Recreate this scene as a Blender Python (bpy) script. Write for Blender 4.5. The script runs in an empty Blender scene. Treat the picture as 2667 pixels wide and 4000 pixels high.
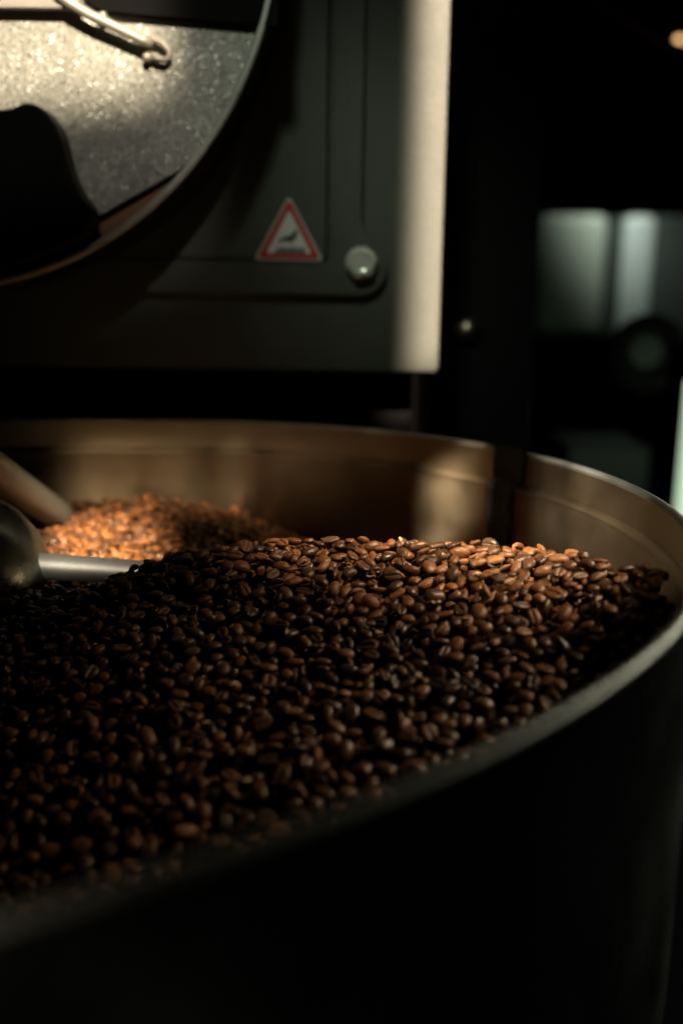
import bpy, bmesh, math, random
import numpy as np
from mathutils import Vector, Matrix, Quaternion

R_ = math.radians
scene = bpy.context.scene
COL = scene.collection

# ------------------------------------------------------------------ camera
# Units are metres. z = 0 is the plane of the cooling tray's rim.
TILT, ROLL, CAM_H = R_(12.51), R_(0.84), 0.1031
cam_data = bpy.data.cameras.new('camera')
cam_data.sensor_fit = 'VERTICAL'
cam_data.sensor_height = 36.0
cam_data.lens = 35.0
cam_data.clip_start = 0.01
cam_data.clip_end = 50.0
cam_data.dof.use_dof = True
cam_data.dof.focus_distance = 0.520
cam_data.dof.aperture_fstop = 3.0
cam_data.dof.aperture_blades = 7
cam_data.dof.aperture_rotation = R_(12)
cam = bpy.data.objects.new('camera', cam_data)
COL.objects.link(cam)
CAM_MW = (Matrix.Translation((0, 0, CAM_H)) @ Matrix.Rotation(math.pi / 2 - TILT, 4, 'X')
          @ Matrix.Rotation(ROLL, 4, 'Z'))
cam.matrix_world = CAM_MW
scene.camera = cam

# ------------------------------------------------------------------ world, exposure
world = bpy.data.worlds.new('World')
scene.world = world
world.use_nodes = True
bg = world.node_tree.nodes['Background']
bg.inputs['Color'].default_value = (0.55, 0.75, 0.62, 1)
bg.inputs['Strength'].default_value = 0.0015
scene.view_settings.view_transform = 'Standard'
scene.view_settings.look = 'None'
scene.view_settings.exposure = 0.0
scene.view_settings.gamma = 1.0
scene.render.engine = 'CYCLES'
scene.cycles.use_denoising = True
scene.cycles.max_bounces = 8
scene.cycles.sample_clamp_indirect = 4.0

# ------------------------------------------------------------------ lamps
SUN_DIR = Vector((-0.25, 1.0, -0.65)).normalized()      # low warm light from the upper right, behind the viewer
WARM = (1.0, 0.83, 0.61)


def area(name, loc, target, sx, sy, power, color, spread=180.0):
    d = bpy.data.lights.new(name, 'AREA')
    d.shape = 'RECTANGLE'
    d.size, d.size_y = sx, sy
    d.energy = power
    d.color = color
    d.spread = R_(spread)
    o = bpy.data.objects.new(name, d)
    COL.objects.link(o)
    o.location = loc
    o.rotation_euler = (Vector(target) - Vector(loc)).to_track_quat('-Z', 'Y').to_euler()
    return o


def beam(name, target, sx, sy, power, spread, color=WARM, dist=1.25):
    t = Vector(target)
    return area(name, t - SUN_DIR * dist, t, sx, sy, power, color, spread)


# shafts of the same low light, cut by the room's window; the fills are added
beam('beam_on_door', (-0.236, 0.727, 0.262), 0.215, 0.070, 0.13, 2.5)
beam('door_fill', (-0.180, 0.727, 0.225), 0.18, 0.13, 0.014, 3, (1.0, 0.95, 0.82))  # added fill that lifts the dim part of the door sheet
beam('beam_on_plate_edge', (0.0715, 0.81, 0.291), 0.029, 0.42, 0.34, 1.8, (1.0, 0.77, 0.59))
beam('beam_on_tray_wall', (0.078, 0.690, -0.037), 0.012, 0.050, 0.62, 1.2)
beam('back_wall_fill', (-0.085, 0.77, -0.042), 0.22, 0.03, 0.085, 4.0, (1.0, 0.76, 0.50))  # added fill, imitates warm bounce along the back wall
beam('wall_streak_fill', (-0.082, 0.77, -0.035), 0.006, 0.04, 0.010, 1.6)  # added narrow lamp, imitates a reflected streak in the steel
beam('beam_on_far_beans', (-0.165, 0.660, -0.064), 0.070, 0.075, 0.235, 2.5)
area('beam_on_ridge', (0.50, 0.22, 1.02), (0.040, 0.503, -0.03), 0.055, 0.16, 0.105, WARM, 4)
# daylight through the window at the right, dim lamps, and added fills with no known source
area('window_light', (0.95, 1.15, 0.55), (0.165, 0.42, -0.01), 0.16, 0.20, 0.050, (0.94, 0.95, 0.78), 11)
area('roaster_lamp', (-0.10, 0.20, 0.62), (0.045, 0.81, 0.17), 0.07, 0.07, 0.030, (0.88, 1.0, 0.80), 24)
area('tray_lamp', (0.90, 0.64, 0.74), (0.100, 0.435, -0.05), 0.05, 0.05, 0.072, (1.0, 0.86, 0.64), 16)
area('side_fill', (-0.55, -0.05, 0.42), (0.143, 0.57, -0.02), 0.090, 0.10, 0.30, (1.0, 0.92, 0.78), 3)  # added fill to brighten the right inner wall, which only reflects the room
area('near_rim_fill', (-0.45, -0.35, 0.45), (-0.095, 0.125, 0.0), 0.05, 0.05, 0.020, (1.0, 0.92, 0.72), 6)  # added fill, gives the near left rim its dim glint
area('cabinet_fill', (0.57, 2.86, 1.16), (0.98, 3.6, 0.38), 0.20, 0.15, 0.55, (0.90, 1.0, 0.86), 26)  # added fill to brighten the cabinet panels


# ------------------------------------------------------------------ materials
def new_mat(name):
    m = bpy.data.materials.new(name)
    m.use_nodes = True
    nt = m.node_tree
    return m, nt, nt.nodes['Principled BSDF']


def N(nt, typ, **kw):
    n = nt.nodes.new(typ)
    for k, v in kw.items():
        if k.startswith('i_'):
            n.inputs[k[2:].replace('_', ' ')].default_value = v
        else:
            setattr(n, k, v)
    return n


def simple(name, color, rough=0.5, metal=0.0, noise=0.0, nscale=80.0, bump=0.0, bscale=400.0, spec=0.5, rough_var=0.0):
    m, nt, p = new_mat(name)
    p.inputs['Base Color'].default_value = (*color, 1)
    p.inputs['Roughness'].default_value = rough
    p.inputs['Metallic'].default_value = metal
    p.inputs['Specular IOR Level'].default_value = spec
    geo = N(nt, 'ShaderNodeNewGeometry')
    if noise or rough_var:
        nz = N(nt, 'ShaderNodeTexNoise', i_Scale=nscale, i_Detail=5.0, i_Roughness=0.6)
        nt.links.new(geo.outputs['Position'], nz.inputs['Vector'])
        if noise:
            mx = N(nt, 'ShaderNodeMix', data_type='RGBA')
            mx.inputs[6].default_value = (*[c * (1 - noise) for c in color], 1)
            mx.inputs[7].default_value = (*[min(1, c * (1 + noise)) for c in color], 1)
            nt.links.new(nz.outputs['Fac'], mx.inputs[0])
            nt.links.new(mx.outputs[2], p.inputs['Base Color'])
        if rough_var:
            mr = N(nt, 'ShaderNodeMapRange')
            mr.inputs[1].default_value = 0.3
            mr.inputs[2].default_value = 0.7
            mr.inputs[3].default_value = max(0.05, rough - rough_var)
            mr.inputs[4].default_value = min(1, rough + rough_var)
            nt.links.new(nz.outputs['Fac'], mr.inputs[0])
            nt.links.new(mr.outputs[0], p.inputs['Roughness'])
    if bump:
        nb = N(nt, 'ShaderNodeTexNoise', i_Scale=bscale, i_Detail=3.0)
        nt.links.new(geo.outputs['Position'], nb.inputs['Vector'])
        b = N(nt, 'ShaderNodeBump', i_Strength=bump, i_Distance=0.001)
        nt.links.new(nb.outputs['Fac'], b.inputs['Height'])
        nt.links.new(b.outputs['Normal'], p.inputs['Normal'])
    return m


M_BLACK_COAT = simple('black_powder_coat', (0.056, 0.064, 0.050), 0.52, 0.0, 0.25, 60, 0.8, 700, rough_var=0.08)
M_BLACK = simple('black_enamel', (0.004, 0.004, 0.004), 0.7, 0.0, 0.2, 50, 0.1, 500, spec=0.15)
M_CAST = simple('black_cast_iron', (0.003, 0.003, 0.003), 0.65, 0.0, 0.2, 60, 0.25, 500, spec=0.1)
M_STEEL = None
M_LIP = simple('worn_steel_edge', (0.55, 0.55, 0.50), 0.45, 0.25, 0.25, 120, 0.3, 500, rough_var=0.1)
M_ZINC = simple('zinc_plated_bolt', (0.84, 0.86, 0.78), 0.22, 0.35, 0.15, 200, 0.15, 600)
M_ROD = simple('pale_steel_rod', (0.50, 0.46, 0.39), 0.45, 0.4, 0.2, 150, 0.2, 700)
M_WARM_SLIVER = simple('warm_reflection_tint', (0.30, 0.14, 0.09), 0.5, 0.5, 0.2, 120, 0.2, 500)  # warm reflection on the ring's inner side, put into the colour
M_DARKBOLT = simple('dark_dome_bolt', (0.42, 0.38, 0.30), 0.35, 1.0)
M_ARM = simple('stirrer_arm_steel', (0.20, 0.21, 0.205), 0.52, 0.8, 0.15, 90, 0.1, 400)
M_ARM2 = simple('dull_paddle_steel', (0.22, 0.20, 0.165), 0.55, 0.55, 0.2, 90, 0.1, 400)
M_BAR = simple('pale_latch_steel', (0.46, 0.42, 0.38), 0.4, 0.3, 0.2, 90, 0.1, 400)
M_HUB = simple('brushed_hub_steel', (0.22, 0.225, 0.20), 0.30, 1.0, 0.15, 60, 0.1, 400, rough_var=0.06)
M_STICKER = simple('sticker_white', (0.80, 0.82, 0.77), 0.4, 0.0, 0.06, 200)
M_RED = simple('sticker_red', (0.50, 0.045, 0.045), 0.4, 0.0, 0.2, 200)
M_INK = simple('sticker_ink', (0.05, 0.055, 0.05), 0.5)
M_CABINET = simple('pale_green_cabinet', (0.44, 0.49, 0.43), 0.45, 0.0, 0.12, 6)
M_CABINET_BLUE = simple('blue_grey_cabinet', (0.42, 0.46, 0.46), 0.4, 0.0, 0.12, 6)
M_KNOBGREY = simple('grey_dial', (0.035, 0.042, 0.039), 0.5)
M_REDCABLE = simple('red_cable', (0.10, 0.006, 0.005), 0.6)


def steel_material(name, color, rough, aniso_scale, aniso=0.0):
    """Rolled stainless sheet: horizontal brushing and smudges."""
    m, nt, p = new_mat(name)
    p.inputs['Metallic'].default_value = 1.0
    geo = N(nt, 'ShaderNodeNewGeometry')
    mp = N(nt, 'ShaderNodeMapping')
    mp.inputs['Scale'].default_value = (8, 8, aniso_scale)
    nt.links.new(geo.outputs['Position'], mp.inputs['Vector'])
    nz = N(nt, 'ShaderNodeTexNoise', i_Scale=1.0, i_Detail=6.0, i_Roughness=0.65)
    nt.links.new(mp.outputs[0], nz.inputs['Vector'])
    sm = N(nt, 'ShaderNodeTexNoise', i_Scale=22.0, i_Detail=4.0)
    nt.links.new(geo.outputs['Position'], sm.inputs['Vector'])
    mr = N(nt, 'ShaderNodeMapRange')
    mr.inputs[1].default_value, mr.inputs[2].default_value = 0.3, 0.7
    mr.inputs[3].default_value, mr.inputs[4].default_value = rough - 0.07, rough + 0.10
    nt.links.new(sm.outputs['Fac'], mr.inputs[0])
    nt.links.new(mr.outputs[0], p.inputs['Roughness'])
    mx = N(nt, 'ShaderNodeMix', data_type='RGBA')
    mx.inputs[6].default_value = (*[c * 0.8 for c in color], 1)
    mx.inputs[7].default_value = (*[min(1, c * 1.12) for c in color], 1)
    nt.links.new(sm.outputs['Fac'], mx.inputs[0])
    nt.links.new(mx.outputs[2], p.inputs['Base Color'])
    if aniso:
        tg = N(nt, 'ShaderNodeTangent', direction_type='RADIAL', axis='Z')
        nt.links.new(tg.outputs[0], p.inputs['Tangent'])
        p.inputs['Anisotropic'].default_value = aniso
        p.inputs['Anisotropic Rotation'].default_value = 0.25
    b = N(nt, 'ShaderNodeBump', i_Strength=0.25, i_Distance=0.0006)
    nt.links.new(nz.outputs['Fac'], b.inputs['Height'])
    nt.links.new(b.outputs['Normal'], p.inputs['Normal'])
    return m


M_STEEL = steel_material('stainless_wall', (0.43, 0.345, 0.23), 0.40, 900, 0.75)
M_RIM = steel_material('stainless_rim', (0.30, 0.29, 0.25), 0.42, 200)
M_OUTER = steel_material('dark_outer_steel', (0.22, 0.225, 0.21), 0.32, 600)


def glitter_material():
    """Spangled galvanised sheet: fine grain with scattered crystals that tilt their own way."""
    m, nt, p = new_mat('spangled_sheet')
    p.inputs['Metallic'].default_value = 1.0
    geo = N(nt, 'ShaderNodeNewGeometry')

    def tilt(scale, amt, src, mask=False):
        v = N(nt, 'ShaderNodeTexVoronoi', i_Scale=scale)
        nt.links.new(geo.outputs['Position'], v.inputs['Vector'])
        s = N(nt, 'ShaderNodeVectorMath', operation='SUBTRACT')
        s.inputs[1].default_value = (0.5, 0.5, 0.5)
        nt.links.new(v.outputs['Color'], s.inputs[0])
        k = N(nt, 'ShaderNodeVectorMath', operation='SCALE')
        k.inputs['Scale'].default_value = amt
        nt.links.new(s.outputs[0], k.inputs[0])
        mk = None
        if mask:
            v2 = N(nt, 'ShaderNodeTexWhiteNoise', noise_dimensions='3D')
            nt.links.new(v.outputs['Color'], v2.inputs['Vector'])
            mk = N(nt, 'ShaderNodeMath', operation='GREATER_THAN')
            mk.inputs[1].default_value = 0.80
            nt.links.new(v2.outputs['Value'], mk.inputs[0])
            k2 = N(nt, 'ShaderNodeVectorMath', operation='SCALE')
            nt.links.new(k.outputs[0], k2.inputs[0])
            nt.links.new(mk.outputs[0], k2.inputs['Scale'])
            k = k2
        a = N(nt, 'ShaderNodeVectorMath', operation='ADD')
        nt.links.new(k.outputs[0], a.inputs[0])
        nt.links.new(src, a.inputs[1])
        return a.outputs[0], mk
    acc, _ = tilt(1500.0, 0.20, geo.outputs['Normal'])
    acc, mk = tilt(1050.0, 0.34, acc, True)
    nn = N(nt, 'ShaderNodeVectorMath', operation='NORMALIZE')
    nt.links.new(acc, nn.inputs[0])
    nt.links.new(nn.outputs[0], p.inputs['Normal'])
    rr = N(nt, 'ShaderNodeMapRange')
    rr.inputs[3].default_value, rr.inputs[4].default_value = 0.58, 0.36
    nt.links.new(mk.outputs[0], rr.inputs[0])
    nt.links.new(rr.outputs[0], p.inputs['Roughness'])
    nz = N(nt, 'ShaderNodeTexNoise', i_Scale=45.0, i_Detail=6.0, i_Roughness=0.65)
    nt.links.new(geo.outputs['Position'], nz.inputs['Vector'])
    mx = N(nt, 'ShaderNodeMix', data_type='RGBA')
    mx.inputs[6].default_value = (0.26, 0.26, 0.23, 1)
    mx.inputs[7].default_value = (0.56, 0.55, 0.49, 1)
    nt.links.new(nz.outputs['Fac'], mx.inputs[0])
    nt.links.new(mx.outputs[2], p.inputs['Base Color'])
    return m


M_SPANGLE = glitter_material()


def bean_material():
    m, nt, p = new_mat('roasted_bean')
    geo = N(nt, 'ShaderNodeNewGeometry')
    at = N(nt, 'ShaderNodeAttribute', attribute_name='roast')
    oi = N(nt, 'ShaderNodeObjectInfo')
    # joined beans carry their own value; single beans take the object's random number
    is0 = N(nt, 'ShaderNodeMath', operation='LESS_THAN')
    is0.inputs[1].default_value = 0.001
    nt.links.new(at.outputs['Fac'], is0.inputs[0])
    mul = N(nt, 'ShaderNodeMath', operation='MULTIPLY_ADD')
    nt.links.new(oi.outputs['Random'], mul.inputs[0])
    nt.links.new(is0.outputs[0], mul.inputs[1])
    nt.links.new(at.outputs['Fac'], mul.inputs[2])
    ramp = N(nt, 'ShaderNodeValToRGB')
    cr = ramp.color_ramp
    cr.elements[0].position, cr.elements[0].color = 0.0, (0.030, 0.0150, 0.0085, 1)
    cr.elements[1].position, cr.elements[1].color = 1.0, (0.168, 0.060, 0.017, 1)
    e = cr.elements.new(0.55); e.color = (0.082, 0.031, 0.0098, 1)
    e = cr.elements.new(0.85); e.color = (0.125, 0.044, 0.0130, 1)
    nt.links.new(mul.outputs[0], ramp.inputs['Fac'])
    nz = N(nt, 'ShaderNodeTexNoise', i_Scale=420.0, i_Detail=5.0, i_Roughness=0.6)
    nt.links.new(geo.outputs['Position'], nz.inputs['Vector'])
    mr = N(nt, 'ShaderNodeMapRange')
    mr.inputs[1].default_value, mr.inputs[2].default_value = 0.3, 0.7
    mr.inputs[3].default_value, mr.inputs[4].default_value = 0.7, 1.25
    nt.links.new(nz.outputs['Fac'], mr.inputs[0])
    mx = N(nt, 'ShaderNodeVectorMath', operation='SCALE')
    nt.links.new(ramp.outputs['Color'], mx.inputs[0])
    nt.links.new(mr.outputs[0], mx.inputs['Scale'])
    # papery chaff left in the crease
    ch = N(nt, 'ShaderNodeAttribute', attribute_name='crease')
    chm = N(nt, 'ShaderNodeMath', operation='MULTIPLY')
    cn = N(nt, 'ShaderNodeMapRange')
    cn.inputs[1].default_value, cn.inputs[2].default_value = 0.42, 0.62
    nt.links.new(nz.outputs['Fac'], cn.inputs[0])
    nt.links.new(ch.outputs['Fac'], chm.inputs[0])
    nt.links.new(cn.outputs[0], chm.inputs[1])
    mix = N(nt, 'ShaderNodeMix', data_type='RGBA')
    nt.links.new(chm.outputs[0], mix.inputs[0])
    nt.links.new(mx.outputs[0], mix.inputs[6])
    mix.inputs[7].default_value = (0.20, 0.115, 0.060, 1)
    nt.links.new(mix.outputs[2], p.inputs['Base Color'])
    p.inputs['Roughness'].default_value = 0.42
    p.inputs['Specular IOR Level'].default_value = 0.42
    p.inputs['Specular Tint'].default_value = (1.0, 0.80, 0.60, 1)
    rr = N(nt, 'ShaderNodeMapRange')
    rr.inputs[3].default_value, rr.inputs[4].default_value = 0.30, 0.50
    nt.links.new(mul.outputs[0], rr.inputs[0])
    nt.links.new(rr.outputs[0], p.inputs['Roughness'])
    b = N(nt, 'ShaderNodeBump', i_Strength=0.5, i_Distance=0.0005)
    n2 = N(nt, 'ShaderNodeTexNoise', i_Scale=900.0, i_Detail=4.0)
    nt.links.new(geo.outputs['Position'], n2.inputs['Vector'])
    nt.links.new(n2.outputs['Fac'], b.inputs['Height'])
    nt.links.new(b.outputs['Normal'], p.inputs['Normal'])
    return m


M_BEAN = bean_material()


def emitter(name, color, strength):
    m, nt, p = new_mat(name)
    p.inputs['Base Color'].default_value = (0.1, 0.1, 0.1, 1)
    p.inputs['Emission Color'].default_value = (*color, 1)
    p.inputs['Emission Strength'].default_value = strength
    return m


M_WINDOW = emitter('daylit_pane', (0.60, 0.82, 0.55), 0.95)
M_BULB = emitter('lit_bulb', (1.0, 0.58, 0.24), 2.6)


# ------------------------------------------------------------------ mesh helpers
def link_mesh(name, verts, faces, mat, parent=None, smooth=False):
    me = bpy.data.meshes.new(name)
    me.from_pydata([tuple(v) for v in verts], [], faces)
    me.update()
    bm = bmesh.new(); bm.from_mesh(me)
    bmesh.ops.recalc_face_normals(bm, faces=bm.faces)
    bm.to_mesh(me); bm.free()
    if smooth:
        me.shade_smooth()
    me.materials.append(mat)
    o = bpy.data.objects.new(name, me)
    COL.objects.link(o)
    if parent:
        o.parent = parent
    return o


def bevel(o, w, seg=2):
    bm = bmesh.new(); bm.from_mesh(o.data)
    ed = [e for e in bm.edges if len(e.link_faces) == 2 and e.calc_face_angle(0) > 0.5]
    bmesh.ops.bevel(bm, geom=ed, offset=w, segments=seg, affect='EDGES', profile=0.5, clamp_overlap=True)
    bm.to_mesh(o.data); bm.free()
    o.data.shade_smooth()
    md = o.modifiers.new('weighted', 'WEIGHTED_NORMAL'); md.keep_sharp = True
    return o


def box(name, x0, x1, y0, y1, z0, z1, mat, parent=None, bev=0.0):
    v = [(x, y, z) for x in (x0, x1) for y in (y0, y1) for z in (z0, z1)]
    f = [(0, 1, 3, 2), (4, 6, 7, 5), (0, 4, 5, 1), (2, 3, 7, 6), (0, 2, 6, 4), (1, 5, 7, 3)]
    o = link_mesh(name, v, f, mat, parent)
    if bev:
        bevel(o, bev)
    return o


def slab(name, outline, y0, y1, mat, parent=None, bev=0.0):
    """Upright plate: an outline in x,z given thickness from y0 (front) to y1 (back)."""
    n = len(outline)
    v = [(x, y0, z) for x, z in outline] + [(x, y1, z) for x, z in outline]
    f = [tuple(range(n)), tuple(range(2 * n - 1, n - 1, -1))]
    f += [(i, (i + 1) % n, n + (i + 1) % n, n + i) for i in range(n)]
    o = link_mesh(name, v, f, mat, parent)
    if bev:
        bevel(o, bev)
    return o


def tube(name, path, radii, mat, parent=None, seg=16, caps=True):
    pts = [Vector(p) for p in path]
    if isinstance(radii, (int, float)):
        radii = [radii] * len(pts)
    v, f = [], []
    prev = None
    for i, p in enumerate(pts):
        t = (pts[min(i + 1, len(pts) - 1)] - pts[max(i - 1, 0)]).normalized()
        if prev is None:
            a = t.cross(Vector((0, 0, 1)))
            if a.length < 0.1:
                a = t.cross(Vector((0, 1, 0)))
            a.normalize()
        else:
            a = (prev - t * prev.dot(t)).normalized()
        prev = a
        b = t.cross(a)
        for k in range(seg):
            an = 2 * math.pi * k / seg
            v.append(p + (a * math.cos(an) + b * math.sin(an)) * radii[i])
    for i in range(len(pts) - 1):
        for k in range(seg):
            k2 = (k + 1) % seg
            f.append((i * seg + k, i * seg + k2, (i + 1) * seg + k2, (i + 1) * seg + k))
    if caps:
        f.append(tuple(range(seg)))
        f.append(tuple((len(pts) - 1) * seg + k for k in range(seg)))
    return link_mesh(name, v, f, mat, parent, smooth=True)


def lathe_y(name, cx, cz, profile, mat, parent=None, seg=128, a0=0.0, a1=2 * math.pi, closed=True):
    """Turn a profile of (radius, y) about a horizontal axis along y."""
    full = abs(a1 - a0 - 2 * math.pi) < 1e-6
    cnt = seg if full else seg + 1
    v, f = [], []
    for i in range(cnt):
        an = a0 + (a1 - a0) * i / seg
        for r, y in profile:
            v.append((cx + r * math.cos(an), y, cz + r * math.sin(an)))
    m = len(profile)
    for i in range(seg):
        j = (i + 1) % cnt
        for k in range(m if closed else m - 1):
            k2 = (k + 1) % m
            f.append((i * m + k, i * m + k2, j * m + k2, j * m + k))
    o = link_mesh(name, v, f, mat, parent, smooth=True)
    o.data.set_sharp_from_angle(angle=R_(38))
    return o


def thing(name, label, cat, loc, group=None):
    o = bpy.data.objects.new(name, None)
    o.empty_display_size = 0.05
    COL.objects.link(o)
    o['label'] = label
    o['category'] = cat
    if group:
        o['group'] = group
    return o


def tag(o, label, cat, group=None):
    o['label'] = label
    o['category'] = cat
    if group:
        o['group'] = group
    return o


# ------------------------------------------------------------------ cooling tray
TRAY_R = 0.35
TC = (-0.5536 * TRAY_R, 1.2684 * TRAY_R)
TA, TB, TAL = 1.0724 * TRAY_R, 0.9325 * TRAY_R, R_(40.8)
CA, SA = math.cos(TAL), math.sin(TAL)
STEP_Z, STEP_W, FLOOR_Z = -0.0235, 0.0045, -0.17


def tray_pt(t, off, z):
    u, w = (TA + off) * math.cos(t), (TB + off) * math.sin(t)
    return (TC[0] + u * CA - w * SA, TC[1] + u * SA + w * CA, z)


def ring_sweep(name, profile, mat, parent, seg=256, closed=False, bev=False):
    v, f = [], []
    m = len(profile)
    for i in range(seg):
        t = 2 * math.pi * i / seg
        for off, z in profile:
            v.append(tray_pt(t, off, z))
    for i in range(seg):
        j = (i + 1) % seg
        for k in range(m if closed else m - 1):
            k2 = (k + 1) % m
            f.append((i * m + k, i * m + k2, j * m + k2, j * m + k))
    o = link_mesh(name, v, f, mat, parent, smooth=True)
    o.data.set_sharp_from_angle(angle=R_(60))
    return o


tray = thing('cooling_tray', 'round stainless steel cooling tray holding the roasted coffee beans', 'cooling tray', (0, 0, 0))
ring_sweep('upper_wall', [(-0.0016, -0.001), (-0.0016, STEP_Z + 0.004)], M_STEEL, tray)
led = [(-0.0016, STEP_Z + 0.0038), (-0.0024, STEP_Z + 0.0016), (-0.0040, STEP_Z + 0.0009), (-0.0052, STEP_Z + 0.0003), (-0.0058, STEP_Z - 0.0006), (-0.0056, STEP_Z - 0.0016), (-STEP_W, STEP_Z - 0.0026), (-STEP_W, FLOOR_Z)]
ring_sweep('inner_wall', led, M_STEEL, tray)
bead = [(0.0 + 0.0024 * math.cos(a), 0.0 + 0.0021 * math.sin(a)) for a in [2 * math.pi * k / 14 for k in range(14)]]
ring_sweep('rolled_rim', bead, M_RIM, tray, closed=True)
ring_sweep('outer_wall', [(0.0012, -0.001), (0.0012, -0.42)], M_OUTER, tray)
fl = ring_sweep('floor_plate', [(-STEP_W - 0.0005, FLOOR_Z), (-0.20, FLOOR_Z), (-0.32, FLOOR_Z)], M_STEEL, tray)

def wall_strip(name, t0, t1, prof, mat):
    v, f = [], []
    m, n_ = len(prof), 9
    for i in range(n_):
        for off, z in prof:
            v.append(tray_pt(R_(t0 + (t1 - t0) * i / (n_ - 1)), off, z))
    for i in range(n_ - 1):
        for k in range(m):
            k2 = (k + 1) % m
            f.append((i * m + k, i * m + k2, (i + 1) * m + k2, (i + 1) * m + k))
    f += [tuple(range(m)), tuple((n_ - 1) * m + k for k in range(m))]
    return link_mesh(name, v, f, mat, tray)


wall_strip('shade_strip', -9.3, -4.4, [(-0.0018, -0.0005), (-0.0018, -0.0195), (-0.0042, -0.0195), (-0.0042, 0.0045), (0.0046, 0.0045), (0.0046, -0.010), (0.0030, -0.010), (0.0030, 0.0026), (-0.0018, 0.0026)], M_BLACK)  # added black strip, stands in for a band of shade on the wall
wall_strip('shade_strip', -7.9, -4.2, [(-0.0047, -0.0270), (-0.0047, -0.165), (-0.0066, -0.165), (-0.0066, -0.0270)], M_BLACK)
wall_strip('shade_strip', -8.6, -4.3, [(-0.0061, -0.0197), (-0.0048, -0.0268), (-0.0078, -0.0268), (-0.0078, -0.0197)], M_BLACK)

# ------------------------------------------------------------------ coffee roaster
ro = thing('coffee_roaster', 'black drum coffee roaster with round door above the cooling tray', 'coffee roaster', (0, 0, 0))
FY = 0.81
fp = slab('front_plate', [(-0.62, 0.040), (0.0735, 0.040), (0.0761, 0.0426), (0.0761, 0.70), (-0.62, 0.70)], FY, FY + 0.02, M_BLACK_COAT, ro, 0.0014)
box('drum_body', -0.60, 0.060, FY + 0.021, 1.55, 0.06, 0.68, M_BLACK, ro, 0.003)
box('base_cabinet', -0.60, 0.060, 0.87, 1.50, -0.70, 0.058, M_BLACK, ro, 0.003)
box('service_column', 0.062, 0.176, 0.94, 1.30, -0.70, 0.70, M_BLACK, ro, 0.003)
bv = [(0.0001, 0.940), (0.0125, 0.940), (0.0125, 0.935), (0.0115, 0.930), (0.0085, 0.926), (0.0045, 0.9235), (0.0001, 0.923)]
lathe_y('dome_bolt', 0.113, 0.070, bv, M_DARKBOLT, ro, seg=32, closed=False)

# raised hinge strap with round boss in the lower corner
XL, XR, ZB, ZT = -0.0108, 0.0123, 0.1000, 0.1254
bcx, bcz, br = 0.0118, 0.1206, 0.0206
ol = [(XL, 0.66), (XL, ZT + 0.002)]
ol += [(XL - 0.002 + 0.002 * math.cos(a), ZT + 0.002 - 0.002 + 0.002 - 0.002 * math.sin(a)) for a in (0.5, 1.0, 1.57)]
ol += [(-0.60, ZT), (-0.60, ZB), (bcx, ZB)]
ol += [(bcx + br * math.cos(a), bcz + br * math.sin(a)) for a in np.linspace(-math.pi / 2, 0.75, 18)[1:]]
ex, ez = bcx + br * math.cos(0.75), bcz + br * math.sin(0.75)
ol += [(ex - 0.005, ez + 0.0045), (ex - 0.0095, ez + 0.0105), (XR + 0.0022, ez + 0.0150), (XR + 0.0005, ez + 0.021), (XR, ez + 0.027), (XR, 0.66)]
slab('hinge_strap', ol, FY - 0.0092, FY - 0.0002, M_BLACK_COAT, ro, 0.0028)
slab('inner_panel', [(-0.60, 0.1268), (-0.0152, 0.1268), (-0.0152, 0.66), (-0.60, 0.66)], FY - 0.0108, FY - 0.0002, M_BLACK_COAT, ro, 0.0008)

# hexagonal bolt on the boss
bolt = lathe_y('hex_bolt', 0.0125, 0.1247, [(0.0001, FY - 0.0092), (0.0122, FY - 0.0092), (0.0122, FY - 0.0104), (0.0116, FY - 0.0114), (0.0001, FY - 0.0114)], M_ZINC, ro, seg=48, closed=False)
hexo = []
for k in range(6):
    a = R_(14 + 60 * k)
    hexo.append((0.0125 + 0.0124 * math.cos(a), 0.1247 + 0.0124 * math.sin(a)))
hb = slab('bolt_head', hexo, FY - 0.0200, FY - 0.0115, M_ZINC, bolt, 0.0007)
lathe_y('bolt_cap', 0.0125, 0.1247, [(0.0001, FY - 0.0196), (0.0050, FY - 0.0197), (0.0080, FY - 0.0215), (0.0096, FY - 0.0213), (0.0108, FY - 0.0198)], M_ZINC, bolt, seg=32, closed=False)

# triangular hot surface warning label
def tri(cx, cz, half, height, rad, n=5):
    pts = [(-half, 0.0), (half, 0.0), (0.0, height)]
    cen = [(0.0, height / 3)]
    out = []
    for i in range(3):
        p0, p1, p2 = [Vector(pts[(i + d) % 3]) for d in (-1, 0, 1)]
        d0, d1 = (p0 - p1).normalized(), (p2 - p1).normalized()
        ang = d0.angle(d1) / 2
        c = p1 + (d0 + d1).normalized() * (rad / math.sin(ang))
        t0, t1 = p1 + d0 * (rad / math.tan(ang)), p1 + d1 * (rad / math.tan(ang))
        a0 = math.atan2((t0 - c).y, (t0 - c).x); a1 = math.atan2((t1 - c).y, (t1 - c).x)
        while a1 < a0: a1 += 2 * math.pi
        for k in range(n + 1):
            a = a0 + (a1 - a0) * k / n
            out.append((cx + c.x + rad * math.cos(a), cz + c.y + rad * math.sin(a)))
    return out


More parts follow.
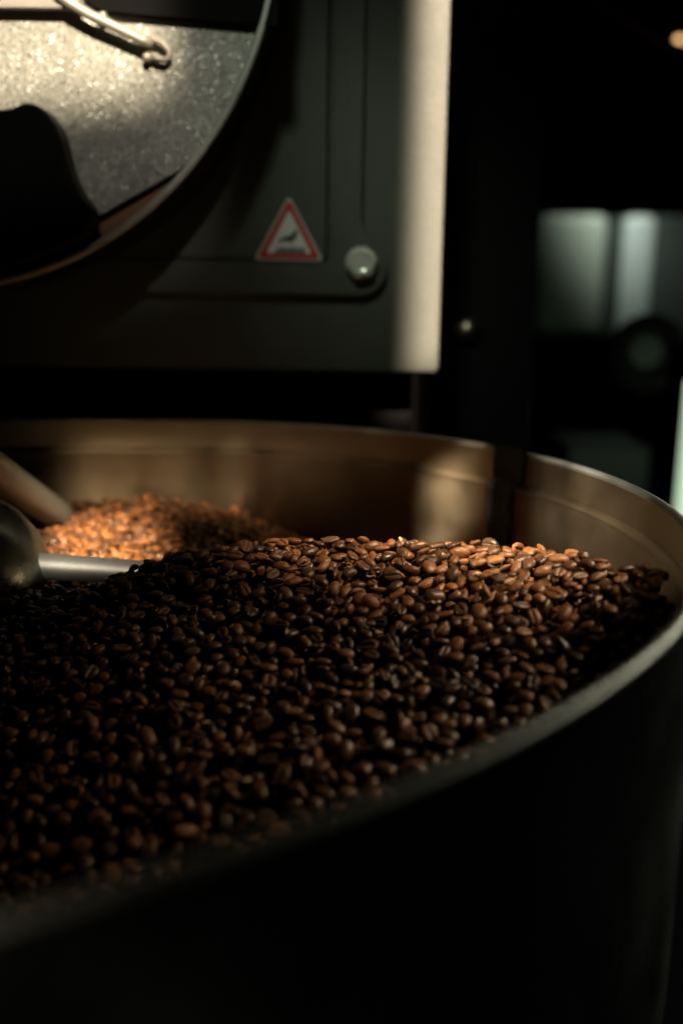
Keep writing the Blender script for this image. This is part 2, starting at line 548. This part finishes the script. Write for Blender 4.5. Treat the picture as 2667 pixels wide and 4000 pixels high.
LX, LZ = -0.0438, 0.1258
PY = FY - 0.0108
sign = slab('warning_label', tri(LX, LZ, 0.0268, 0.0485, 0.0022), PY - 0.0007, PY - 0.0001, M_STICKER, ro)
sign['label'] = 'red and white triangular hot surface warning label'
out_t, in_t = tri(LX, LZ + 0.0010, 0.0250, 0.0455, 0.0018), tri(LX, LZ + 0.0052, 0.0176, 0.0325, 0.0010)
n = len(out_t)
v = [(x, PY - 0.0011, z) for x, z in out_t + in_t]
f = [(i, (i + 1) % n, n + (i + 1) % n, n + i) for i in range(n)]
link_mesh('red_border', v, f, M_RED, sign)
hand = [(-0.0088, 0.0168), (-0.0066, 0.0160), (-0.0040, 0.0166), (-0.0012, 0.0150), (0.0012, 0.0160), (0.0028, 0.0188), (0.0060, 0.0232),
        (0.0082, 0.0206), (0.0054, 0.0168), (0.0032, 0.0132), (0.0016, 0.0126), (-0.0006, 0.0130)]
hand = [(-0.0086, 0.0150), (-0.0050, 0.0166), (-0.0022, 0.0182), (0.0010, 0.0186), (0.0030, 0.0206), (0.0054, 0.0236), (0.0072, 0.0216),
        (0.0056, 0.0178), (0.0042, 0.0152), (0.0018, 0.0144), (0.0006, 0.0128), (-0.0008, 0.0146), (-0.0044, 0.0142), (-0.0074, 0.0134)]
slab('pictogram_hand', [(LX + x, LZ + z) for x, z in hand], PY - 0.00125, PY - 0.0009, M_INK, sign)
for k in range(6):
    x0 = -0.0098 + k * 0.0038
    hgt = (0.0034, 0.0044, 0.0038, 0.0046, 0.0036, 0.0042)[k]
    fl_ = [(x0, 0.0066), (x0 + 0.0034, 0.0066), (x0 + 0.0030, 0.0066 + hgt * 0.6), (x0 + 0.0020, 0.0066 + hgt), (x0 + 0.0014, 0.0066 + hgt * 0.55), (x0 + 0.0004, 0.0066 + hgt * 0.8)]
    slab('pictogram_heat', [(LX + x, LZ + z) for x, z in fl_], PY - 0.00125, PY - 0.0009, M_INK, sign)
slab('pictogram_plate', [(LX - 0.0115, LZ + 0.0058), (LX + 0.0132, LZ + 0.0058), (LX + 0.0126, LZ + 0.0070), (LX - 0.0108, LZ + 0.0070)], PY - 0.00122, PY - 0.0009, M_INK, sign)

# round drum housing that stands proud of the front plate
DX, DZ, DR = -0.2934, 0.3477, 0.2487
RY = 0.72
lathe_y('drum_housing', DX, DZ, [(DR - 0.004, RY + 0.003), (DR - 0.001, RY + 0.003), (DR - 0.001, FY - 0.0055), (DR - 0.004, FY - 0.0055)], M_BLACK, ro, seg=160)
lathe_y('housing_lip', DX, DZ, [(DR - 0.0046, RY + 0.003), (DR - 0.0046, RY - 0.0004), (DR - 0.0038, RY - 0.0012), (DR - 0.0010, RY - 0.0012), (DR, RY), (DR, RY + 0.003)], M_LIP, ro, seg=160)
lathe_y('housing_back', DX, DZ, [(0.0001, RY + 0.028), (DR - 0.005, RY + 0.028)], M_BLACK, ro, seg=96, closed=False)
# spangled door sheet, its lower right cut straight
DPR = DR - 0.0058
c0, c1 = Vector((-0.1725, 0.1525)), Vector((-0.1200, 0.1815))
nrm = Vector((-(c1 - c0).y, (c1 - c0).x)).normalized()
outl = []
for k in range(220):
    a = 2 * math.pi * k / 220
    p = Vector((DX + DPR * math.cos(a), DZ + DPR * math.sin(a)))
    dd = (p - c0).dot(nrm)
    if dd < 0:
        p = p - nrm * dd
    outl.append((p.x, p.y))
door = slab('door_sheet', outl, RY + 0.006, RY + 0.010, M_SPANGLE, ro)
lathe_y('warm_ring_sliver', DX, DZ, [(DR - 0.030, RY + 0.016), (DR - 0.0058, RY + 0.013), (DR - 0.0058, RY + 0.020), (DR - 0.030, RY + 0.020)], M_WARM_SLIVER, ro, seg=40, a0=R_(-60), a1=R_(-38))  # inner side of the ring, its warm reflection painted as colour
# dark cast door boss
blob = [(-0.300, 0.217), (-0.2348, 0.2167), (-0.222, 0.2182), (-0.2140, 0.2215), (-0.2065, 0.2218), (-0.1985, 0.2160), (-0.1925, 0.2075), (-0.1890, 0.1960),
        (-0.1868, 0.1840), (-0.1835, 0.1740), (-0.1780, 0.1630), (-0.1700, 0.1540), (-0.1760, 0.1375), (-0.20, 0.1265), (-0.23, 0.1165), (-0.30, 0.1060)]
slab('door_boss', blob, RY - 0.022, RY + 0.005, M_CAST, ro, 0.004)
# bars and hook above
box('latch_bar', -0.330, -0.178, RY - 0.004, RY + 0.003, 0.2832, 0.300, M_BAR, ro, 0.0012)
slab('cross_beam', [(-0.1775, 0.345), (-0.1765, 0.2895), (-0.170, 0.2850), (-0.162, 0.2822), (-0.100, 0.2782), (-0.047, 0.2745), (-0.047, 0.345)], RY - 0.001, RY + 0.0055, M_CAST, ro, 0.001)
hook = [(-0.2095, 0.7145, 0.3100), (-0.2005, 0.7145, 0.2998), (-0.1920, 0.7145, 0.2918), (-0.1838, 0.7145, 0.2860), (-0.1716, 0.7150, 0.2796), (-0.1532, 0.7160, 0.2717), (-0.1390, 0.7165, 0.2656),
        (-0.1305, 0.7165, 0.2624)]
tube('hook_rod', hook, 0.0034, M_ROD, ro, seg=14)
loop = [(-0.1400, 0.7205, 0.2675), (-0.1310, 0.7205, 0.2665), (-0.1246, 0.7200, 0.2638), (-0.1206, 0.7200, 0.2594), (-0.1200, 0.7200, 0.2556), (-0.1226, 0.7200, 0.2534), (-0.1278, 0.7205, 0.2540), (-0.1350, 0.7205, 0.2575)]
tube('hook_eye', loop, 0.0021, M_ROD, ro, seg=12)
for (sx, sz) in ((-0.1352, 0.2548), (-0.1640, 0.2800)):
    tube('stud', [(sx, 0.727, sz), (sx, 0.7195, sz), (sx, 0.7175, sz)], [0.0031, 0.0031, 0.0020], M_ROD, ro, seg=14)

# ------------------------------------------------------------------ stirrer
st = thing('stirrer', 'steel bean stirrer with round hub and two arms inside the tray', 'stirrer', (0, 0, 0))
hp = [(0.0001, 0.018), (0.012, 0.018), (0.020, 0.0165), (0.032, 0.012), (0.044, 0.003), (0.054, -0.010), (0.060, -0.024), (0.062, -0.038), (0.059, -0.050), (0.053, -0.058), (0.050, -0.090), (0.048, FLOOR_Z + 0.001)]
vv, ff = [], []
SEG = 64
HC = (-0.2310, 0.560)
for k in range(SEG):
    a = 2 * math.pi * k / SEG
    for r, z in hp:
        vv.append((HC[0] + r * math.cos(a), HC[1] + r * math.sin(a), z - 0.031 if z > -0.13 else z))
for k in range(SEG):
    for j in range(len(hp) - 1):
        k2 = (k + 1) % SEG
        ff.append((k * len(hp) + j, k * len(hp) + j + 1, k2 * len(hp) + j + 1, k2 * len(hp) + j))
link_mesh('hub', vv, ff, M_HUB, st, smooth=True)
tube('arm', [(-0.215, 0.556, -0.0545), (-0.176, 0.558, -0.0555), (-0.118, 0.563, -0.0605), (-0.06, 0.566, -0.070)], [0.0080, 0.0080, 0.0076, 0.0072], M_ARM, st, seg=20)
tube('arm', [(-0.2260, 0.548, 0.024), (-0.2240, 0.56, 0.0185), (-0.2180, 0.59, 0.0008), (-0.2160, 0.65, -0.0275), (-0.2160, 0.73, -0.0625), (-0.216, 0.76, -0.075)], [0.0125, 0.0125, 0.0122, 0.0118, 0.0115, 0.0115], M_ARM2, st, seg=24)

# ------------------------------------------------------------------ coffee beans
rng = np.random.default_rng(7)
random.seed(7)


def bean_mesh_arrays(seed, hi):
    """One roasted bean about 10 mm long: domed back (+z), flat creased face (-z)."""
    r = np.random.default_rng(seed)
    L, Wd = r.uniform(4.7, 5.6), r.uniform(3.5, 4.15)
    back, flat = r.uniform(2.7, 3.5), r.uniform(0.9, 1.4)
    taper, bend = r.uniform(-0.12, 0.12), r.uniform(-0.5, 0.5)
    if seed % 8 == 3:      # rounder peaberry
        Wd, flat = Wd * 0.88, flat * 1.9
    if seed % 8 == 6:      # flat, wide bean
        Wd, back = Wd * 1.08, back * 0.72
    wr = 2.6 if seed % 4 == 1 else 1.0      # shrivelled ones
    cut = 0.35 if seed % 16 == 12 else 1.0  # a broken half
    sc = r.uniform(-0.9, 0.9)
    ph = r.uniform(0, 6.28, 6)
    if hi:
        us = [0.16, 0.42, 0.78, 1.15, 1.57, 1.99, 2.36, 2.72, 2.98]
        back_a = np.linspace(0, math.pi, 9)
        flat_y = [-0.86, -0.55, -0.27, -0.12, 0.0, 0.12, 0.27, 0.55, 0.86]
    else:
        us = [0.3, 0.85, 1.57, 2.29, 2.84]
        back_a = np.linspace(0, math.pi, 6)
        flat_y = [-0.7, -0.22, 0.0, 0.22, 0.7]
    verts, crease, faces = [], [], []
    m = len(back_a) + len(flat_y)
    for u in us:
        x = math.cos(u)
        s = math.sin(u) ** 0.85
        wdt = Wd * s * (1 + taper * x)
        ring = []
        for a in back_a:
            ring.append((math.cos(a), back * s * math.sin(a) ** 0.95, 0.0))
        for y in flat_y:
            z = -flat * s * math.sqrt(max(0.0, 1 - y * y)) ** 0.7
            y0 = 0.10 * sc * math.sin(2.2 * x + ph[0])
            g = math.exp(-((y - 0.0) / 0.13) ** 2)
            z += g * (1.25 * s)
            ring.append((y + y0 * 1.5 * g, z, g))
        for (y, z, g) in ring:
            wob = 1 + wr * (0.030 * math.sin(3 * x + ph[1] + 2 * y) + 0.028 * math.sin(5 * y + ph[2] + 2.5 * x) + 0.02 * math.sin(7 * x + 3 * y + ph[3]))
            yy = y * wdt * wob
            verts.append((min(x, cut + 0.08 * math.sin(5 * y)) * L * (1 + 0.02 * math.sin(4 * y + ph[4])), yy + bend * (x * x - 0.4), z * wob - 0.9))
            crease.append(g if g > 0.5 else 0.0)
    nu = len(us)
    for i in range(nu - 1):
        for k in range(m):
            k2 = (k + 1) % m
            faces.append((i * m + k, i * m + k2, (i + 1) * m + k2, (i + 1) * m + k))
    a = len(verts); verts.append((L * cut, bend * 0.6, -0.6)); crease.append(0)
    b = len(verts); verts.append((-L * 1.0, bend * 0.6, -0.6)); crease.append(0)
    tris = []
    for k in range(m):
        k2 = (k + 1) % m
        tris.append((a, k2, k))
        tris.append((b, (nu - 1) * m + k, (nu - 1) * m + k2))
    tri_all = []
    for q in faces:
        tri_all.append((q[0], q[1], q[2])); tri_all.append((q[0], q[2], q[3]))
    tri_all += tris
    return np.array(verts) * 0.001, np.array(tri_all), np.array(crease), (L, Wd, (back + flat) / 2)


NV = 16
HI = [bean_mesh_arrays(100 + i, True) for i in range(NV)]
LO = [bean_mesh_arrays(100 + i, False) for i in range(NV)]


def orient_fix(V, T):
    # make triangles face outwards
    c = V.mean(0)
    n_ = np.cross(V[T[:, 1]] - V[T[:, 0]], V[T[:, 2]] - V[T[:, 0]])
    if ((V[T].mean(1) - c) * n_).sum() < 0:
        return T[:, ::-1]
    return T


HI = [(v_, orient_fix(v_, t_), c_, d_) for v_, t_, c_, d_ in HI]
LO = [(v_, orient_fix(v_, t_), c_, d_) for v_, t_, c_, d_ in LO]


def interp(x, pts):
    return np.interp(x, [p[0] for p in pts], [p[1] for p in pts])


CREST_Y = [(-0.36, 0.48), (-0.179, 0.500), (-0.157, 0.505), (-0.135, 0.51), (-0.115, 0.515), (-0.090, 0.520), (-0.0335, 0.520), (0.0155, 0.515), (0.056, 0.505), (0.101, 0.480), (0.127, 0.455), (0.152, 0.430), (0.17, 0.41)]
CREST_Z = [(-0.36, -0.072), (-0.179, -0.0675), (-0.157, -0.0630), (-0.135, -0.0530), (-0.115, -0.0450), (-0.090, -0.0375), (-0.0335, -0.0330), (0.0155, -0.0285), (0.056, -0.0265), (0.101, -0.0250), (0.127, -0.0215), (0.152, -0.0205), (0.17, -0.020)]


def surface(x, y):
    """Height of the bean bed: heaped up towards the right wall, sloping down to the viewer and to the hub, a furrow behind, a second heap at the back left."""
    yc, zc = interp(x, CREST_Y), interp(x, CREST_Z)
    d = y - yc
    lf = 1 / (1 + np.exp((x + 0.06) / 0.03))
    k = 0.34 + 0.14 * lf
    front = zc - k * (np.sqrt(d * d + 0.020 ** 2) - 0.020)
    fl = -0.135 + 0.02 * (0.2 - y)
    front = fl + np.log1p(np.exp((front - fl) / 0.006)) * 0.006
    left = 1 / (1 + np.exp((x + 0.055) / 0.016))
    low = -0.098 + left * (0.098 - 0.0665)
    low = low + 0.004 * np.sin(14 * x + 20 * y)
    back = np.maximum(zc - 0.62 * (np.sqrt(d * d + 0.012 ** 2) - 0.012), low)
    s = np.where(d < 0, front, back)
    return s + 0.0022 * np.sin(31 * x + 17 * y) * np.sin(23 * y - 11 * x + 1.0)


def inside(x, y, off):
    dx, dy = x - TC[0], y - TC[1]
    u, w = dx * CA + dy * SA, -dx * SA + dy * CA
    return (u / (TA + off)) ** 2 + (w / (TB + off)) ** 2 < 1


GX0, GX1, GY0, GY1, GS = -0.30, 0.170, 0.10, 0.80, 0.0007
nx, ny = int((GX1 - GX0) / GS), int((GY1 - GY0) / GS)
gx = GX0 + (np.arange(nx) + 0.5) * GS
gy = GY0 + (np.arange(ny) + 0.5) * GS
GXX, GYY = np.meshgrid(gx, gy, indexing='ij')
S = surface(GXX, GYY)
Hm = S - 0.0135
Hm[~inside(GXX, GYY, -STEP_W - 0.0005)] = 0.05           # the wall keeps beans in
hubmask = (GXX - HC[0]) ** 2 + (GYY - HC[1]) ** 2 < 0.0625 ** 2
Hm[hubmask] = 0.05
for (p0, p1, rr_) in (((-0.160, 0.462), (-0.09, 0.495), 0.0075), ((-0.171, 0.50), (-0.174, 0.62), 0.013)):
    pass
gSx, gSy = np.gradient(S, GS)

beans = []     # (variant, loc, rotation matrix 3x3, scale)
NTRY = 26000
cx_ = rng.uniform(GX0 + 0.01, GX1 - 0.01, NTRY)
cy_ = rng.uniform(GY0 + 0.01, GY1 - 0.01, NTRY)
ok = inside(cx_, cy_, -0.0095)
# the part nobody can see from anywhere near the viewer is left empty
ok &= ~((cx_ < -0.21) & (cy_ < 0.28))
HALF = 9


def rot_random(nvec, flatprob):
    yaw = rng.uniform(0, 2 * math.pi)
    k = rng.random()
    if k < 0.60:
        flip = 0.0
    elif k < 0.86:
        flip = math.pi
    else:
        flip = rng.choice([-1, 1]) * rng.uniform(1.0, 1.9)
    q = Vector((0, 0, 1)).rotation_difference(Vector(nvec))
    q = q @ Quaternion((0, 0, 1), yaw) @ Quaternion((1, 0, 0), flip + rng.normal(0, 0.28)) @ Quaternion((0, 1, 0), rng.normal(0, 0.25))
    return np.array(q.to_matrix())


for bx, by in zip(cx_[ok], cy_[ok]):
    best = None
    for trial in range(3):
        ix = int((bx - GX0) / GS); iy = int((by - GY0) / GS)
        ix = min(max(ix, HALF), nx - HALF - 1); iy = min(max(iy, HALF), ny - HALF - 1)
        sl = (slice(ix - HALF, ix + HALF + 1), slice(iy - HALF, iy + HALF + 1))
        nv = Vector((-gSx[ix, iy], -gSy[ix, iy], 1.0)).normalized()
        Rm = rot_random(nv, 0.6)
        va = int(rng.integers(NV)); scl = rng.uniform(0.72, 1.00) if rng.random() > 0.06 else rng.uniform(0.55, 0.75)
        L, Wd, Hh = HI[va][3]
        ax = np.array([L * 0.98, Wd * 0.96, Hh * 1.02]) * 0.001 * scl
        Q = Rm @ np.diag(1 / ax ** 2) @ Rm.T
        X = GXX[sl] - bx; Y = GYY[sl] - by
        # solve Q33 z^2 + 2(Q13 x + Q23 y) z + (..) = 1
        bb = Q[0, 2] * X + Q[1, 2] * Y
        cc = Q[0, 0] * X * X + 2 * Q[0, 1] * X * Y + Q[1, 1] * Y * Y - 1
        disc = bb * bb - Q[2, 2] * cc
        msk = disc > 0
        if msk.sum() < 6:
            continue
        sq = np.sqrt(np.where(msk, disc, 0))
        zl = (-bb - sq) / Q[2, 2]; zu = (-bb + sq) / Q[2, 2]
        z = np.max(np.where(msk, Hm[sl] - zl, -9))
        if best is None or z < best[0]:
            best = (z, va, scl, Rm, bx, by, sl, msk, zu)
        bx = bx + rng.normal(0, 0.0022); by = by + rng.normal(0, 0.0022)
    if best is None:
        continue
    z, va, scl, Rm, px_, py_, sl, msk, zu = best
    ix = min(max(int((px_ - GX0) / GS), 0), nx - 1); iy = min(max(int((py_ - GY0) / GS), 0), ny - 1)
    if z > S[ix, iy] + 0.0022:
        continue
    Hm[sl] = np.where(msk, np.maximum(Hm[sl], z + zu), Hm[sl])
    beans.append((va, (px_, py_, z - 0.0004), Rm, scl))
print('beans', len(beans))

# which beans show, and how large: a small depth buffer seen from the viewer
inv = np.array(CAM_MW.inverted())
PW, PH = 341, 512
fpx = 35.0 / 36.0 * PH
zbuf = np.full((PH, PW), 9.0); ids = np.full((PH, PW), -1)
for i, (va, loc, Rm, scl) in enumerate(beans):
    c = inv[:3, :3] @ np.array(loc) + inv[:3, 3]
    if c[2] > -0.05:
        continue
    dep = -c[2]
    sx_, sy_ = PW / 2 + fpx * c[0] / dep, PH / 2 - fpx * c[1] / dep
    if not (-8 < sx_ < PW + 8 and -8 < sy_ < PH + 8):
        continue
    # hidden by the near rim?
    k = (CAM_H - 0.002) / max(CAM_H - loc[2], 1e-6)
    if not inside(loc[0] * k, loc[1] * k, -0.004):
        continue
    L, Wd, Hh = HI[va][3]
    ax = np.array([L, Wd, Hh]) * 0.001 * scl
    A3 = inv[:3, :3] @ Rm @ np.diag(ax)
    C2 = (A3 @ A3.T)[:2, :2] * (fpx / dep) ** 2
    Ci = np.linalg.inv(C2)
    ext = int(max(math.sqrt(C2[0, 0]), math.sqrt(C2[1, 1]))) + 1
    x0, x1 = max(int(sx_) - ext, 0), min(int(sx_) + ext + 1, PW)
    y0, y1 = max(int(sy_) - ext, 0), min(int(sy_) + ext + 1, PH)
    if x0 >= x1 or y0 >= y1:
        continue
    U, V_ = np.meshgrid(np.arange(x0, x1) + 0.5 - sx_, -(np.arange(y0, y1) + 0.5 - sy_))
    q = Ci[0, 0] * U * U + 2 * Ci[0, 1] * U * V_ + Ci[1, 1] * V_ * V_
    dd = dep - ax.min() * np.sqrt(np.clip(1 - q, 0, 1))
    sub = zbuf[y0:y1, x0:x1]
    mk = (q < 1) & (dd < sub)
    sub[mk] = dd[mk]
    ids[y0:y1, x0:x1][mk] = i
cnt = np.bincount(ids[ids >= 0], minlength=len(beans))
order = np.argsort(-cnt)
single = set(int(i) for i in order[:300])
shown = set(int(i) for i in np.nonzero(cnt > 2)[0])
print('visible beans', len(shown), 'smallest single', cnt[order[299]])


def bean_data(i):
    v_, t_, c_, _ = HI[i]
    me = bpy.data.meshes.new('coffee_bean')
    me.from_pydata(v_.tolist(), [], t_.tolist())
    me.shade_smooth()
    at = me.attributes.new('crease', 'FLOAT', 'POINT')
    at.data.foreach_set('value', c_.astype(np.float32))
    me.materials.append(M_BEAN)
    return me


BEAN_ME = [bean_data(i) for i in range(NV)]
for i in sorted(single):
    va, loc, Rm, scl = beans[i]
    o = bpy.data.objects.new('coffee_bean', BEAN_ME[va])
    COL.objects.link(o)
    M4 = Matrix([list(Rm[0]) + [0], list(Rm[1]) + [0], list(Rm[2]) + [0], [0, 0, 0, 1]])
    o.matrix_world = Matrix.Translation(loc) @ M4 @ Matrix.Scale(scl, 4)
    tag(o, 'roasted brown coffee bean lying in the heap in the cooling tray', 'coffee bean', 'larger coffee beans of the heap')

vs, ts, cs, rs = [], [], [], []
base = 0
for i, (va, loc, Rm, scl) in enumerate(beans):
    if i in single:
        continue
    hi = i in shown and loc[1] < 0.60
    v_, t_, c_, _ = (HI if hi else LO)[va]
    vs.append((v_ * scl) @ Rm.T + np.array(loc))
    ts.append(t_ + base)
    cs.append(c_)
    rs.append(np.full(len(v_), rng.uniform(0.01, 1.0)))
    base += len(v_)
# the packed beans beneath, as one coarse sheet; the gaps' shade is put into its dark tone
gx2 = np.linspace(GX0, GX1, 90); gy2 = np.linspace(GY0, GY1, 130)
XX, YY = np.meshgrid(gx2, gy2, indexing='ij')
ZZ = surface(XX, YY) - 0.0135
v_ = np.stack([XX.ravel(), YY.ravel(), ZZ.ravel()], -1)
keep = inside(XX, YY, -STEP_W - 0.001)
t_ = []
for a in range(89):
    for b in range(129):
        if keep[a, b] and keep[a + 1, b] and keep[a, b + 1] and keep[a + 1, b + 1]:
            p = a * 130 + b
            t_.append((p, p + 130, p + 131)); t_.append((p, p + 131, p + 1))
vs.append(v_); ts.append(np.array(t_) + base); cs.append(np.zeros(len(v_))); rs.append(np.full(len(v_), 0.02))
vs, ts, cs, rs = np.concatenate(vs), np.concatenate(ts), np.concatenate(cs), np.concatenate(rs)
me = bpy.data.meshes.new('coffee_bean_heap')
me.vertices.add(len(vs)); me.vertices.foreach_set('co', vs.astype(np.float32).ravel())
me.loops.add(len(ts) * 3); me.loops.foreach_set('vertex_index', ts.astype(np.int32).ravel())
me.polygons.add(len(ts)); me.polygons.foreach_set('loop_start', np.arange(0, len(ts) * 3, 3, dtype=np.int32))
me.update(calc_edges=True)
me.validate()
me.shade_smooth()
at = me.attributes.new('crease', 'FLOAT', 'POINT'); at.data.foreach_set('value', cs.astype(np.float32))
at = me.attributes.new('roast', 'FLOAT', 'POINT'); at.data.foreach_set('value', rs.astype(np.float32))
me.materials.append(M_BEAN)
heap = bpy.data.objects.new('coffee_bean_heap', me)
COL.objects.link(heap)
heap['kind'] = 'stuff'
tag(heap, 'heap of small dark roasted coffee beans filling the cooling tray', 'coffee beans')
print('heap tris', len(ts))

# papery chaff flakes caught between the beans
M_CHAFF = simple('pale_chaff', (0.34, 0.21, 0.10), 0.7, 0.0, 0.3, 900)
vv, ff = [], []
for k in range(90):
    va, loc, Rm, scl = beans[int(order[rng.integers(0, 900)])]
    c = np.array(loc) + np.array([rng.normal(0, 0.003), rng.normal(0, 0.003), 0.0024 * scl])
    a1 = rng.normal(size=3); a1[2] *= 0.1; a1 /= np.linalg.norm(a1)
    a2 = np.cross(a1, [0, 0, 1] + rng.normal(0, 0.4, 3)); a2 /= np.linalg.norm(a2)
    a3 = np.cross(a1, a2)
    ln, wd = rng.uniform(0.0010, 0.0026), rng.uniform(0.0005, 0.0012)
    b0 = len(vv)
    for i in range(5):
        for j in range(3):
            u, w = i / 2 - 1, j - 1
            vv.append(tuple(c + a1 * ln * u + a2 * wd * w * (1 - 0.55 * u * u) + a3 * (0.0007 * u * u - 0.0005 * w * w + rng.normal(0, 0.0001))))
    for i in range(4):
        for j in range(2):
            p = b0 + i * 3 + j
            ff.append((p, p + 1, p + 4, p + 3))
chaff = link_mesh('coffee_chaff', vv, ff, M_CHAFF, None, smooth=True)
chaff['kind'] = 'stuff'
tag(chaff, 'tiny pale chaff flakes scattered between the coffee beans', 'chaff')

# ------------------------------------------------------------------ background
wall = box('back_wall', -4.5, 4.5, 5.0, 5.05, -2.0, 3.0, M_BLACK)
wall['kind'] = 'structure'

cab = thing('cabinet', 'pale green grey cabinet out of focus behind the roaster', 'cabinet', (0, 0, 0))
box('side_panel', 0.677, 0.916, 3.60, 4.10, -0.033, 0.376, M_CABINET, cab, 0.03)
box('door_gap', 0.9165, 0.9735, 3.63, 4.10, -0.033, 0.370, M_KNOBGREY, cab)
box('front_panel', 0.974, 1.088, 3.60, 4.10, -0.066, 0.376, M_CABINET_BLUE, cab, 0.03)
box('front_panel', 1.089, 1.640, 3.62, 4.10, -0.147, 0.376, M_KNOBGREY, cab, 0.01)
dial = thing('dial', 'round black dial with grey centre below the pale cabinet', 'dial', (0, 0, 0))
lathe_y('bezel', 0.572, -0.004, [(0.0001, 1.92), (0.070, 1.92), (0.075, 1.90), (0.066, 1.885), (0.048, 1.882), (0.044, 1.892), (0.0001, 1.892)], M_BLACK, dial, seg=48, closed=False)
lathe_y('face', 0.566, 0.002, [(0.0001, 1.888), (0.030, 1.888), (0.032, 1.891)], M_KNOBGREY, dial, seg=48, closed=False)
lowp = box('crate', 0.50, 0.68, 2.18, 2.40, -0.50, -0.225, M_KNOBGREY, None, 0.004)
tag(lowp, 'grey green metal box low behind the tray rim', 'box')

win = thing('window', 'bright pale green window at the edge of the room', 'window', (0, 0, 0))
box('pane', 0.5445, 1.05, 1.600, 1.606, -0.36, -0.03, M_WINDOW, win)
box('frame', 0.522, 0.5440, 1.590, 1.620, -0.362, -0.025, M_BLACK, win, 0.002)
box('sill', 0.522, 1.05, 1.580, 1.630, -0.385, -0.3625, M_BLACK, win, 0.002)
box('frame', 0.522, 1.05, 1.588, 1.622, -0.0249, 0.03, M_BLACK, win, 0.002)

lamp = thing('string_lamp', 'small warm glowing bulb high behind the roaster', 'lamp', (0, 0, 0))
bvv = []
tube('bulb', [(0.7369, 2.4, 0.646), (0.7369, 2.4, 0.652), (0.7369, 2.4, 0.660), (0.7369, 2.4, 0.668)], [0.004, 0.010, 0.010, 0.004], M_BULB, lamp, seg=16)
tube('socket', [(0.7369, 2.4, 0.6685), (0.7369, 2.4, 0.70)], 0.006, M_BLACK, lamp, seg=12)
cable = tube('cable', [(0.47, 2.2, 0.72), (0.5027, 2.2, 0.6874), (0.57, 2.2, 0.648), (0.6417, 2.2, 0.6114), (0.72, 2.2, 0.59)], 0.008, M_REDCABLE, None, seg=10)
tag(cable, 'dull red cable hanging across the dark background', 'cable')
